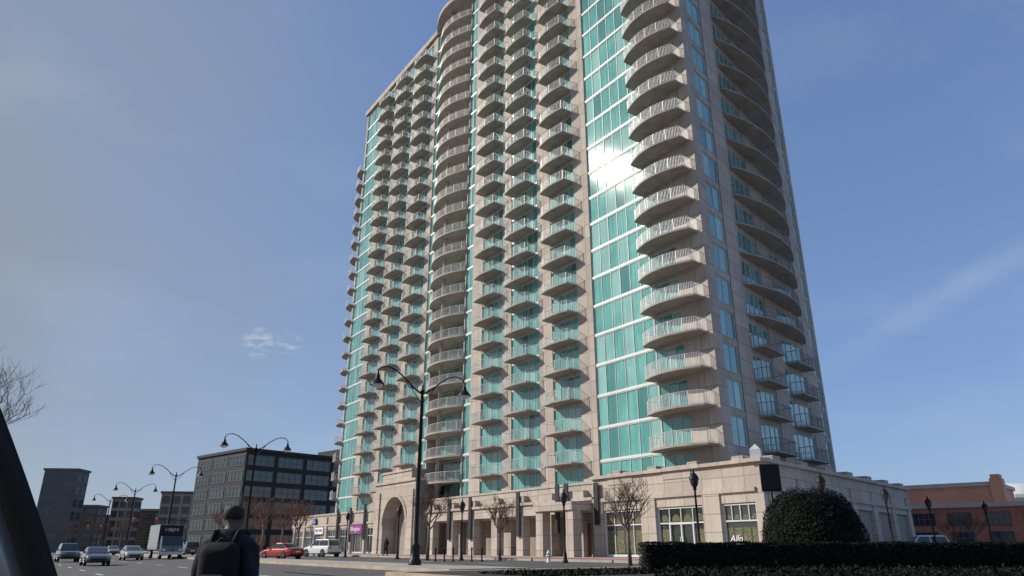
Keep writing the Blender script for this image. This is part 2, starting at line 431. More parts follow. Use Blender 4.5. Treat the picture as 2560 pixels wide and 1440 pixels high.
for f in range(NF):
    z=Z0+f*FH
    bl.append(('N',1,3.6,0.0,z,6.3))
    for s in (18.75,25.85,32.55,53.25,60.25,67.25): bl.append(('S',1,s,0.0,z,3.5))
    bl.append(('D',1,43.5,0,z,6))
    if f>3: bl.append(('R',2,T(13.5),0,z,8))
    else:
        bl.append(('r',2,T(9.35),0,z,4)); bl.append(('r',2,T(17),0,z,4))
    if f<21: bl.append(('L',1,78.0,0,z,2))
    if f>1: bl.append(('E',2,0,0,z,.5))
bmesh_={k_:(s.mesh('balcony_slab',M[sl]),r.mesh('balcony_railing',M[rm])) for k_,(s,r,rm,sl) in bp.items()}
bl.sort(key=lambda e:-rank(e[1],e[2],e[3]+1,e[4],e[5],1.3))
rest=MB()
for i,(key,fi,s,n,z,_) in enumerate(bl):
    mx=fmat(fi,s,n+.003,z)
    if i<100:
        o=link('balcony',bmesh_[key][0],tower,mx.translation,FR[fi][1]); link('railing',bmesh_[key][1],o)
    else:
        rest.add(bp[key][0],mx,2 if key=='D' else 0); rest.add(bp[key][1],mx,3 if bp[key][2]=='railshade' else 1)
o=rest.obj('balcony',[M['slab'],M['rail'],M['slabpale'],M['railshade']],tower); o['kind']='stuff'

# ---------------------------------------------------------------- podium (part of the tower)
PO=P0-C0
PH=7.0
def pf(s,n): return PO+U1*s+N1*n
b=MB()
poly=[PO+U1*.55+U2*.55, pf(17.2,-.55),pf(17.2,-4.6),pf(49,-4.6),pf(49,-.55),pf(97,-.55),pf(97,-.55)+U2*22,PO+U1*.55+U2*36]
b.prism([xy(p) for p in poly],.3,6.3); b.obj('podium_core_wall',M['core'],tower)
b=MB(); b.prism([xy(PO),xy(PO+U1*.6),xy(PO+U1*.6+U2*.6),xy(PO+U2*.6)],.3,PH); b.obj('podium_corner_pier',M['pod'],tower)
W=[(.75,3.7),(5.4,10.1),(11.8,16.3)]
pb=MB()
for a,c in ((.6,.75),(3.7,5.4),(10.1,11.8),(16.3,17.6)):
    pb.box(a,c,-.75,0,.3,4.35)
pb.box(.6,17.6,-.75,-.002,4.35,PH)
for a,c in ((3.75,5.35),(10.15,11.75),(16.35,17.55)): pb.box(a,c,-.5,.12,.3,5.05)
for a,c in ((6.3,9.2),(12.6,15.6)): pb.box(a,c,-.6,.06,6.4,7.35)
pb.box(.6,17.6,-.5,.16,5.05,5.35)
pb.box(-.25,17.7,-.9,.28,PH,PH+.25)
for i in range(4): pb.box(1.2+i*4.2,2.2+i*4.2,-.88,.26,PH+.25,PH+.5)
cols=[19.6+4.55*i for i in range(7)]
for s in cols: pb.box(s-.55,s+.55,-.8,.05,.3,4.3)
pb.box(17.6,49,-.85,0,4.3,5.3); pb.box(17.6,49,-.6,.2,5.3,5.55); pb.box(17.6,49,-1.3,-.45,5.55,6.75); pb.box(17.6,49,-1.4,-.35,6.75,6.95)
for s in cols: pb.box(s-.8,s+.8,-.5,.1,5.55,6.2)
pb.box(17.6,49,-4.6,-.84,4.15,4.31)
pb.box(17.7,23.2,0.05,2.4,4.45,5.15); pb.box(17.8,18.8,1.3,2.2,.3,4.45); pb.box(22.1,23.1,1.3,2.2,.3,4.45)
for i in range(8):
    s=61.2+4.9*i; pb.box(s-.5,s+.5,-.75,0,.3,6.35); pb.box(s-.35,s+.35,0,.14,.3,5.9)
pb.box(60.7,97.0,-.75,-.03,4.1,6.1); pb.box(60.7,97.1,-.7,.1,6.1,6.4); pb.box(60.7,97,-.7,.12,4.55,4.8)
pb.obj('podium_wall',M['pod'],tower,tuple(PO),RZ1)
OW=PO+U2*36
pb=MB()
def TW(t): return 36-t
pb.box(TW(36),TW(.6),-.75,-.002,4.5,PH)
edges=[.6,1.6,6.0,7.4,11.8,13.2,17.6,19,23.4,24.8,29.2,30.6,34.6,36]
for a,c in zip(edges[0::2],edges[1::2]): pb.box(TW(c),TW(a),-.75,0,.3,4.5); pb.box(TW(c)+.1,TW(a)-.1,-.2,.12,.3,6.2)
pb.box(TW(36),TW(.6),-.5,.16,5.05,5.35); pb.box(TW(36.2),TW(-.25),-.9,.28,PH+.002,PH+.252)
for i in range(7): pb.box(TW(3+i*5.2),TW(1.6+i*5.2),-.88,.26,PH+.252,PH+.55)
pb.obj('podium_side_wall',M['pod'],tower,tuple(OW),RZ2)
for a,c in zip(edges[1::2],edges[2::2]):
    b=MB(); b.box(-(c-a)/2,(c-a)/2,-.5,-.3,.5,4.5)
    for i in range(18): b.box(-(c-a)/2,(c-a)/2,-.3,-.22,.7+i*.21,.8+i*.21)
    o=b.obj('louver_panel',M['louver'],tower,tuple(OW+(-U2)*TW((a+c)/2)),RZ2)
b=MB(); b.box(-.36,.36,-.36,.36,0,.65)
b.poly([(-.36,-.36,.65),(.36,-.36,.65),(0,0,1.05)]);b.poly([(.36,-.36,.65),(.36,.36,.65),(0,0,1.05)]);b.poly([(.36,.36,.65),(-.36,.36,.65),(0,0,1.05)]);b.poly([(-.36,.36,.65),(-.36,-.36,.65),(0,0,1.05)])
o=b.obj('finial',M['white'],tower,tuple(PO+U1*.5+U2*.5+Vector((0,0,PH+.25))),RZ1+.5)
def shop(sc_,w,h,z,door=False,far=False):
    f=MB(); g=MB(); l=MB()
    fr=.11; y0,y1=-.32,-.12
    f.box(-w/2,w/2,y0,y1,h-fr,h); f.box(-w/2,w/2,y0,y1,0,.18)
    f.box(-w/2,-w/2+fr,y0,y1-.002,.18,h-fr); f.box(w/2-fr,w/2,y0,y1-.002,.18,h-fr)
    tz=h*.68
    f.box(-w/2+fr,w/2-fr,y0,y1-.004,tz-.05,tz+.05)
    n=4
    for i in range(1,n):
        x=-w/2+w*i/n; f.box(x-.03,x+.03,y0+.05,y1-.03,tz if (i==2 or w<3.5) else .18,h-fr)
    if door:
        for x in (-w/4,0,w/4): f.box(x-.06,x+.06,y0,y1+.02,.0,tz)
        f.box(-w/4,w/4,y0,y1+.018,tz-.1,tz+.02); f.box(-w/4,w/4,y0,y1+.016,.0,.3)
        f.box(-.14,-.10,y1+.02,y1+.08,.9,1.5); f.box(.10,.14,y1+.02,y1+.08,.9,1.5)
    root=f.obj('shop_window',M['white'],tower,tuple(PO+U1*sc_+Vector((0,0,z))),RZ1)
    g.poly([(w/2,-.24,.1),(-w/2,-.24,.1),(-w/2,-.24,h),(w/2,-.24,h)]); g.obj('glass',M['shopglass'],root)
    if not far:
        for i in range(n):
            x=-w/2+w*(i+.5)/n; r=w/n*.36
            l.poly([(x+r*math.cos(t*math.pi/10),-.232,tz+.12+r*1.25*math.sin(t*math.pi/10)) for t in range(11)])
            if not (door and i in (1,2)): l.poly([(x+w/n*.42,-.231,.3),(x-w/n*.42,-.231,.3),(x-w/n*.42,-.231,tz*.82),(x+w/n*.42,-.231,tz*.82)])
        l.obj('lattice_blind',M['lace'],root)
    return root
for i,(a,c) in enumerate(W):
    r_=shop((a+c)/2,c-a-.02,3.65,.66,i==1)
    if i==0:
        text('window_lettering','Alfo',.62,M['signwhite'],r_,(.6,-.19,1.3),(R(90),0,R(180)),1.1,.35)
for i in range(7): shop(61.2+4.9*i+2.45,3.88,3.4,.66,False,True)
def panel(name,s,w,z0,z1,mat,n=-4.58,dep=.08,frame=None):
    b=MB(); b.box(-w/2,w/2,0,dep,z0,z1)
    if frame:
        b.cur=1
        b.box(-w/2-.08,-w/2,0,dep+.05,z0,z1); b.box(w/2,w/2+.08,0,dep+.05,z0,z1); b.box(-w/2-.08,w/2+.08,0,dep+.05,z1,z1+.1); b.box(-.03,.03,dep,dep+.02,z0,z1)
    return b.obj(name,[mat,frame or mat],tower,tuple(pf(s,n)),RZ1)
for s,w,mt,nm in ((20.4,1.6,'redwood','door'),(24.3,2.6,'louver','door'),(28.6,2.4,'shopglass','door'),(33,3,'louver','door'),(38,2.4,'shopglass','door'),(42.5,3,'louver','door'),(46.5,1.6,'redwood','door')):
    panel(nm,s,w,.65,3.3,M[mt],-4.58,.08,M['white'] if mt=='shopglass' else M['dkfin'])
panel('door',19.2,1.1,.65,3.4,M['redwood'],-.55,.1)
A0,A1=49.0,60.6; ac=54.6; ar=3.3; spring=4.2; dep0,dep1=-2.2,1.2
ab=MB()
ab.box(A0,ac-ar,dep0,dep1,.3,9.2); ab.box(ac+ar,A1,dep0,dep1,.3,9.2)
N=18
for i in range(N):
    t0=math.pi-math.pi*i/N; t1=math.pi-math.pi*(i+1)/N
    x0,z0=ac+ar*math.cos(t0),spring+ar*math.sin(t0); x1,z1=ac+ar*math.cos(t1),spring+ar*math.sin(t1)
    for y,fl in ((dep1,1),(dep0,0)):
        q=[(x0,y,z0),(x0,y,9.2),(x1,y,9.2),(x1,y,z1)]; ab.poly(q if fl else q[::-1])
    ab.poly([(x0,dep0,z0),(x0,dep1,z0),(x1,dep1,z1),(x1,dep0,z1)])
    k=1.12
    X0,Z0_=ac+ar*k*math.cos(t0),spring+ar*k*math.sin(t0); X1,Z1_=ac+ar*k*math.cos(t1),spring+ar*k*math.sin(t1)
    ab.poly([(x0,dep1+.12,z0),(X0,dep1+.12,Z0_),(X1,dep1+.12,Z1_),(x1,dep1+.12,z1)])
    ab.poly([(X0,dep1,Z0_),(X1,dep1,Z1_),(X1,dep1+.12,Z1_),(X0,dep1+.12,Z0_)])
    ab.poly([(x0,dep1,z0),(x1,dep1,z1),(x1,dep1+.12,z1),(x0,dep1+.12,z0)])
ab.poly([(A0,dep0,9.2),(A1,dep0,9.2),(A1,dep1,9.2),(A0,dep1,9.2)])
ab.box(A0-.2,A1+.2,dep0,dep1+.2,9.2,9.5); ab.box(ac-4.2,ac+4.2,dep0,dep1-.1,9.5,10.5); ab.box(ac-4.4,ac+4.4,dep0,dep1+.05,10.5,10.75)
ab.box(A0+.3,A0+1.7,dep1,dep1+.18,.3,8.2); ab.box(A1-1.7,A1-.3,dep1,dep1+.18,.3,8.2)
ab.obj('arch_portal',M['pod'],tower,tuple(PO),RZ1)
b=MB(); b.box(ac-ar,ac+ar,-2.3,-2.22,.6,7.6); b.obj('portal_shade_sheet',M['darkvoid'],tower,tuple(PO),RZ1)  # dark sheet across the arch, standing in for the shade inside
for s,z0,z1,n in [(16.9,3.2,6.7,.2),(20.9,2.6,6.9,.3),(22.2,2.6,6.9,.3),(28.7,2.4,6.6,.15),(37.8,2.2,6.6,.15),(42.4,2.2,6.6,.15),(62.2,2.5,7.2,.2),(65.9,2.5,7.2,.2),(70.9,2.2,6.9,.2),(75.8,2.2,6.9,.2)]:
    b=MB()
    for dx in (-.2,0,.2): b.box(dx-.07,dx+.07,0,.14,z0,z1)
    b.box(-.28,.28,0,.07,z0+.3,z0+.45); b.box(-.28,.28,0,.07,z1-.45,z1-.3)
    b.obj('metal_fin',M['dkfin'],tower,tuple(pf(s,n)),RZ1)
def sign(s,w,h,z,m,txt,ts,tm):
    b=MB(); b.box(-w/2,w/2,.02,.2,z-h/2,z+h/2)
    o=b.obj('shop_sign',m,tower,tuple(pf(s,.12)),RZ1)
    text('sign_lettering',txt,ts,tm,o,(0,.215,z),(R(90),0,R(180)),w*.8)
sign(68.6,4.3,1.35,3.9,M['purple'],'Blingbar',.8,M['signwhite'])
sign(83.2,3.6,1.0,3.9,M['signwhite'],'FREE WIFI',.6,M['blue'])
sign(85.8,1.6,.8,5.35,M['blue'],'Co',.7,M['signwhite'])

# ---------------------------------------------------------------- background buildings
def building(name,label,o,u,L,Dp,H,floors,bays,m,mg,mfr,z=.5,corn=None,ww=.62,wh=.6):
    u=Vector(u).normalized(); rz=math.atan2(u.y,u.x)
    root=thing(name,label,'building',(o[0],o[1],z),rz)
    b=MB(); b.box(0,L,0,Dp,-1,H); b.obj('wall',m,root)
    b=MB(); b.box(-.3,L+.3,-.3,Dp+.3,H,H+.6); b.obj('cornice',corn or mfr,root)
    fh=(H-1)/floors
    def wm(w,h):
        f=MB(); g=MB()
        f.box(-w/2,w/2,-.09,.05,-.12,0); f.box(-w/2,w/2,-.09,.05,h,h+.12); f.box(-w/2-.12,-w/2,-.088,.05,-.12,h+.12); f.box(w/2,w/2+.12,-.088,.05,-.12,h+.12)
        for i in range(1,4): f.box(-w/2+w*i/4-.05,-w/2+w*i/4+.05,-.08,.05,0,h)
        f.box(-w/2,w/2,-.075,.05,h*.5-.05,h*.5+.05)
        g.poly([(-w/2,-.02,0),(w/2,-.02,0),(w/2,-.02,h),(-w/2,-.02,h)])
        return f.mesh('window_frame',mfr),g.mesh('window_glass',mg)
    nb=bays; bw=L/nb; me=wm(bw*ww,fh*wh)
    for f in range(floors):
        for i in range(nb):
            w=link('window',me[0],root,(bw*(i+.5),0,.8+fh*f+fh*.18),0); link('glass',me[1],w)
    nb2=max(1,round(bays*Dp/L)); bw=Dp/nb2; me=wm(bw*ww,fh*wh)
    for sx,rr in ((0,R(-90)),(L,R(90))):
        if nb2*floors>45: continue
        for f in range(floors):
            for i in range(nb2):
                w=link('window',me[0],root,(sx,bw*(i+.5),.8+fh*f+fh*.18),rr); link('glass',me[1],w)
    return root
ofc=at(584,150)
ob=building('office_building','charcoal clad six storey office block with broad window bands beyond the tower',(ofc.x,ofc.y),(U2.x,U2.y),70,22,20.0,6,10,M['office'],M['offglass'],M['offframe'],.5,M['office'],.84,.62)
b=MB(); b.box(28,62,5,17,20.6,23.6); b.obj('roof_plant',M['office'],ob)
p=at(66,205); building('stone_building','grey stone block with a heavy cornice at the far left end of the street',(p.x,p.y),(1,.1),9,7,21.5,6,3,M['greyst'],M['dkglass'],M['greyst'])
p=at(158,240); building('stone_building','low grey brown block standing between the cornice block and the townhouses',(p.x,p.y),(1,.1),8,7,13.5,5,2,M['brown'],M['dkglass'],M['greyst'])
p=at(212,255); building('stone_building','small low grey block seen beyond the gap beside the tan townhouse',(p.x,p.y),(1,.1),8,7,11.0,4,3,M['greyst'],M['dkglass'],M['brown'])
p=at(257,225); building('townhouse_block','tan and brown townhouse left of the double arm lamps far down the street',(p.x,p.y),(1,.15),6.5,6,15,5,3,M['tan'],M['dkglass'],M['brown'])
p=at(318,235); building('townhouse_block','narrow brown brick townhouse behind the fourth street lamp',(p.x,p.y),(1,.15),9,8,12,4,3,M['brown'],M['dkglass'],M['tan'])
p=at(380,205); building('townhouse_block','tan stucco townhouse beside the charcoal office block',(p.x,p.y),(1,.15),11,8,15.2,5,4,M['tan'],M['dkglass'],M['brown'])
building('brick_building','low red brick building with grey windows behind the white suv',(56.5,106),(.80,-.60),44,26,6.0,2,10,M['brick'],M['dkglass'],M['greyst'],.6,M['cornice'],.6,.6)
rb=building('stucco_building','orange stucco building with a stepped turret behind the red brick building',(59,124),(.74,-.67),19.5,16,9.7,1,5,M['peach'],M['peach'],M['peach'],.6,M['cornice'],.5,.5)
b=MB(); b.box(19.0,20.6,-.6,2,-1,10.7); b.box(19.2,20.4,-.5,1.8,10.7,11.3); b.obj('turret',M['peach'],rb)
dm=thing('domed_building','pale domed rotunda at the far right edge','building',tuple(at(2552,140)+Vector((1,0,.6))))
b=MB(); b.lathe([(6.2,-1),(6.2,9.4),(6.7,9.4),(6.7,10)],24); b.obj('drum_wall',M['dome'],dm,smooth=False)
b=MB(); b.lathe([(6.6,10),(6,10.8),(4.6,11.7),(2.6,12.2),(0.01,12.4)],24); b.obj('dome',M['dome'],dm,smooth=True)

# ---------------------------------------------------------------- street lamps
def lamp_big(loc,label,group):
    rz=math.atan2(N1.y,N1.x)
    r=thing('street_lamp',label,'street lamp',loc,rz,group)
    H=9.8
    b=MB(); b.lathe([(.36,0),(.36,.25),(.27,.32),(.24,.9),(.28,.98),(.17,1.15),(.13,1.6),(.085,H-.1),(.14,H-.08),(.14,H+.02),(.05,H+.08),(.07,H+.25),(.01,H+.4)],14)
    b.obj('pole',M['black'],r,smooth=True)
    for sg in (-1,1):
        b=MB(); pts=[]
        for x,z in ((.05,-.2),(.6,.1),(1.2,.62),(1.8,1.02),(2.3,1.16),(2.75,1.08),(2.95,.85)): pts.append((sg*x,0,H+z))
        b.path(pts,[.055,.05,.045,.042,.04,.038,.035],6)
        b.path([(sg*.05,0,H-.7),(sg*.5,0,H-.25),(sg*.9,0,H+.35)],.025,5)
        a=b.obj('arm',M['black'],r,smooth=True)
        l=MB(); l.lathe([(.04,H+.86),(.06,H+.78),(.07,H+.62),(.13,H+.55),(.14,H+.38),(.26,H+.25),(.40,H+.06),(.42,H+.0)],14,(sg*2.95,0,0))
        s=l.obj('lamp_shade',M['black'],r,smooth=True)
        l=MB(); l.lathe([(.34,H+.02),(.26,H-.13),(.01,H-.2)],12,(sg*2.95,0,0)); l.obj('lens',M['lens'],s,smooth=True)
    return r
lampL=['nearest double arm black street lamp on the median in front of the tower','second double arm street lamp on the median behind the person with the backpack','third double arm street lamp on the median left of the office block','fourth double arm street lamp on the median beside the box truck','farthest double arm street lamp on the median']
lamp_at=[(-5.4,42),(-24.3,68),(-43.6,94.2),(-62.1,120.5),(-80.4,147)]
l0=None
for i,(x,y) in enumerate(lamp_at):
    if i==0: l0=lamp_big((x,y,.454),lampL[0],'double arm lamps along the median')
    else: dup(l0,(x,y,.454),l0.rotation_euler.z,lampL[i],'double arm lamps along the median')
def lamp_small(loc,label):
    r=thing('lantern_post',label,'street lamp',loc,0,'lantern posts along the pavements')
    b=MB(); b.lathe([(.2,0),(.2,.15),(.14,.2),(.12,.6),(.07,.75),(.05,3.5),(.09,3.55),(.09,3.65)],12); b.obj('pole',M['black'],r,smooth=True)
    b=MB(); b.lathe([(.09,3.65),(.2,3.85),(.23,4.1)],10); g=b.obj('lantern',M['dkfin'],r,smooth=True)
    b=MB(); b.lathe([(.27,4.08),(.26,4.14),(.16,4.32),(.06,4.42),(.04,4.5),(.055,4.55),(.01,4.62)],10); b.obj('cap',M['black'],r,smooth=True)
    return r
sm=[(1740,37.5,'lantern post between the two right hand shop windows'),(1410,49,'lantern post by the entry canopy'),(1155,58.5,'lantern post right of the arch portal'),(997,67,'lantern post left of the arch portal'),(868,78,'lantern post near the purple shop sign'),
(2060,39,'lantern post rising just behind the round clipped bush'),(2220,48.5,'lantern post at the end of the podium side wing'),(2328,58,'lantern post in front of the red brick building, left one'),(2470,64,'lantern post in front of the red brick building, right one')]
s0_=None
for px,d,lab in sm:
    p=at(px,d,3.5); p.z=gz(p)
    if d<40: p.z=.6
    if s0_ is None: s0_=lamp_small(tuple(p),lab)
    else: dup(s0_,tuple(p),0,lab,'lantern posts along the pavements')

# ---------------------------------------------------------------- bare trees
def tree_mesh(seed,H,th,spread,lev=4,r0=.09,mn=.009):
    rnd=random.Random(seed); tr=MB(); cr=MB()
    lean=[(0,0,0),(rnd.uniform(-.05,.05),rnd.uniform(-.05,.05),th*.5),(rnd.uniform(-.08,.08),0,th)]
    tr.path(lean,[r0*1.35,r0*1.05,r0*.9],8)
    def br(p,d,L,r,l):
        pts=[p]; q=p.copy(); dd=d.copy()
        for i in range(3):
            dd=(dd+Vector((rnd.uniform(-.22,.22),rnd.uniform(-.22,.22),rnd.uniform(-.02,.2)))).normalized(); q=q+dd*L/3; pts.append(q.copy())
        cr.path(pts,[r,r*.85,r*.7,r*.5],5 if l<2 else 3,False)
        if l>=lev: return
        n=rnd.randint(4,5) if l<3 else 5
        for i in range(n):
            t=rnd.uniform(.35,1.0); k=min(2,int(t*3)); pp=pts[k].lerp(pts[k+1],t*3-k)
            ax=Vector((rnd.uniform(-1,1),rnd.uniform(-1,1),rnd.uniform(-.15,.75))).normalized()
            br(pp,(dd*.75+ax*.8).normalized(),L*rnd.uniform(.5,.72),max(mn,r*.52),l+1)
    top=Vector(lean[-1]); n=6
    for i in range(n):
        a=2*math.pi*i/n+rnd.uniform(-.3,.3)
        d=Vector((math.cos(a)*spread,math.sin(a)*spread,rnd.uniform(.7,1.1))).normalized()
        br(top-Vector((0,0,rnd.uniform(0,.25*th))),d,(H-th)*.52,r0*.55,1)
    br(top,Vector((0,0,1)),(H-th)*.5,r0*.7,1)
    return tr,cr
tv=[]
for sd in (3,8,15):
    a,c=tree_mesh(sd,5.1,2.3,.9,4); tv.append((a.mesh('trunk',M['bark'],True),c.mesh('branches',M['twig'])))
def tree(p,label,var,s,group='bare street trees',rz=0):
    r=thing('bare_tree',label,'tree',tuple(p),rz,group); r.scale=(s,s,s)
    link('trunk',tv[var][0],r); link('crown',tv[var][1],r); return r
def gp(px,d,z=None):
    p=at(px,d,2); p.z=gz(p) if z is None else z; return p
tree(gp(1572,42),'bare tree with a rounded crown in front of the left shop window',0,1.0)
tree(gp(1250,56),'bare tree in front of the colonnade',1,.98)
tree(gp(1070,60),'bare tree just right of the arch portal',2,1.2)
for i,(px,d,s,lab) in enumerate([(745,104,1.5,'bare tree nearest the podium end in front of the office block'),(705,112,1.7,'second bare tree from the podium end before the office block'),(655,122,1.9,'third bare tree from the podium end before the office block'),(610,132,2.0,'bare tree beside the second street lamp before the office block'),
  (560,150,1.9,'bare tree left of the person before the office block'),(500,170,1.7,'bare tree near the left corner of the office block'),(300,190,1.6,'bare tree before the tan townhouse far down the street'),(245,200,1.7,'bare tree before the low grey brown block'),(165,185,1.5,'bare tree before the cornice block')]):
    tree(gp(px,d),lab,i%3,s,rz=i*1.3)
for i,(px,d,s,lab) in enumerate([(2390,80,.9,'small bare tree before the red brick building, left one'),(2440,84,.9,'small bare tree before the red brick building, right one')]): tree(gp(px,d),lab,i,s,rz=i)
a,c=tree_mesh(21,10.2,3.0,1.1,5,.13,.006)
r=thing('bare_tree','tall bare tree at the left edge of the view behind the car pillar','tree',tuple(at(-385,27)),0,'bare street trees')
a.obj('trunk',M['bark'],r,smooth=True); c.obj('crown',M['bark'],r)

# ---------------------------------------------------------------- bush and hedge
def leafquad(m,p,size,rnd,nrm=None):
    d=Vector((rnd.gauss(0,1),rnd.gauss(0,1),rnd.gauss(0,1)))
    if nrm is not None: d=d*.45+nrm
    d.normalize(); a=d.cross(Vector((rnd.gauss(0,1),rnd.gauss(0,1),rnd.gauss(0,1)))).normalized(); b=d.cross(a)
    s=size*rnd.uniform(.6,1.3)
    m.poly([p-a*s*.5,p+b*s*.3,p+a*s*.7,p-b*s*.3])
rnd=random.Random(5)
bp_=at(2050,32.5)
bush=thing('clipped_bush','large dark round clipped evergreen bush behind the long hedge','bush',(bp_.x,bp_.y,.52))
m=MB(); rx,rz_=2.2,3.25
def dome(t): return rx*math.cos(t)**.62, rz_*math.sin(t)**.95
m.lathe([(dome(t)[0]*.96,dome(t)[1]*.96) for t in [i*math.pi/2/14 for i in range(15)]],28); m.obj('shade_core',M['leafcore'],bush,smooth=True)
m=MB()
for i in range(20000):
    u=rnd.uniform(0,2*math.pi); t=math.asin(rnd.random()**.9)
    r_,z=dome(t); nn=Vector((math.cos(t)*math.cos(u),math.cos(t)*math.sin(u),math.sin(t)))
    k=1+.018*math.sin(u*5+z*3)+.014*math.sin(u*9-z*5)+rnd.gauss(0,.014)
    leafquad(m,Vector((r_*math.cos(u)*k,r_*math.sin(u)*k,z*k)),.08,rnd,nn)
m.obj('foliage',M['leaf'],bush)
ha=at(1625,28); hb=at(2720,28.2)
hd=(hb-ha); hl=hd.length
hedge=thing('hedge','long low dark clipped hedge running across the lower right','hedge',(ha.x,ha.y,.5),math.atan2(hd.y,hd.x))
m=MB(); m.box(.1,hl,.1,1.5,0,.98); m.obj('shade_core',M['leafcore'],hedge)
m=MB()
for i in range(24000):
    f=rnd.random(); x=rnd.uniform(0,hl)
    wz=.025*math.sin(x*2.1)+.02*math.sin(x*5.3+1)
    if f<.5: p=Vector((x,rnd.uniform(-.04,.1),rnd.uniform(0,1.03+wz))); nn=Vector((0,-1,.2))
    elif f<.94: p=Vector((x,rnd.uniform(0,1.6),1.02+wz+rnd.gauss(0,.018))); nn=Vector((0,0,1))
    else: p=Vector((rnd.uniform(-.1,.1),rnd.uniform(0,1.6),rnd.uniform(0,1.03))); nn=Vector((-1,0,.2))
    leafquad(m,p,.075,rnd,nn)
m.obj('foliage',M['leaf'],hedge)
m=MB()
for i in range(15000):
    if i<4500:
        p=WV(rnd.uniform(14,24),rnd.uniform(18.5,22.2),.53+abs(rnd.gauss(0,.04)))
    else:
        p=at(rnd.uniform(1640,2700),rnd.uniform(22.5,28),0); p.z=.53+abs(rnd.gauss(0,.09))
        if gz(p)>.6: p.z=.64+abs(rnd.gauss(0,.09))
    leafquad(m,p,.11,rnd)
o=m.obj('ground_cover',M['leaf']); o['kind']='stuff'; o['label']='low dark ground cover plants in front of the hedge'; o['category']='ground cover'

# ---------------------------------------------------------------- sign panel, hydrant, bollards, signals
p=at(1926,33,4); sp_=thing('street_sign','black blank backed sign panel on a pole beside the round bush','sign',(p.x,p.y,.53),0)
b=MB(); b.path([(0,0,0),(0,0,4.3)],.06,8); b.obj('pole',M['black'],sp_,smooth=True)
b=MB(); b.box(-.44,.44,-.16,-.06,3.2,4.4); b.box(-.37,.37,-.19,-.16,3.28,4.32); b.obj('panel',M['black'],sp_)
p=gp(1371,51); h=thing('fire_hydrant','small white fire hydrant on the pavement by the entry canopy','hydrant',tuple(p))
b=MB(); b.lathe([(.18,0),(.18,.06),(.11,.08),(.11,.5),(.15,.52),(.14,.6),(.08,.72),(.03,.75),(.03,.8),(.0,.8)],12); b.path([(-.2,0,.4),(.2,0,.4)],.06,8); b.path([(0,-.2,.4),(0,0,.4)],.07,8); b.obj('body',M['hyd'],h,smooth=True)
bo=None
for i,px in enumerate((1090,1112,1134,1180,1205)):
    p=gp(px,57+i*-.6)
    lab='slim black bollard on the pavement edge, '+('closest to the arch','second from the arch','midway along its row','second from the canopy','closest to the canopy')[i]
    if bo is None:
        bo=MB(); bo.lathe([(.1,0),(.1,.1),(.06,.15),(.055,.85),(.08,.88),(.07,.95),(.0,1.0)],10); bo=tag(bo.obj('bollard',M['black'],None,tuple(p),smooth=True),lab,'bollard','bollards along the pavement')
    else:
        o=bo.copy(); C.objects.link(o); o.location=p; o['label']=lab
def signal(p,arm,label,rz):
    r=thing('traffic_signal',label,'traffic light',tuple(p),rz,'traffic signals down the street')
    b=MB(); b.lathe([(.2,0),(.15,.3),(.1,6.4),(.0,6.5)],10); b.obj('pole',M['black'],r,smooth=True)
    b=MB(); b.path([(0,0,6.1),(arm*.5,0,6.4),(arm,0,6.5)],[.09,.07,.05],6); b.obj('mast_arm',M['black'],r)
    for k in (.55,.95):
        b=MB(); x=arm*k; b.box(x-.17,x+.17,-.15,.15,5.7,6.7); h_=b.obj('signal_head',M['yellow'],r)
        b=MB(); b.lathe([(.11,0),(.001,.05)],10); o=b.obj('red_light',M['redlight'],h_,(x,-.155,6.5)); o.rotation_euler=(R(90),0,0)
    return r
signal(gp(460,150),-11,'traffic signal with a mast arm over the far street, right one',.1)
signal(gp(165,190),8,'traffic signal with a mast arm over the far street, left one',.1)

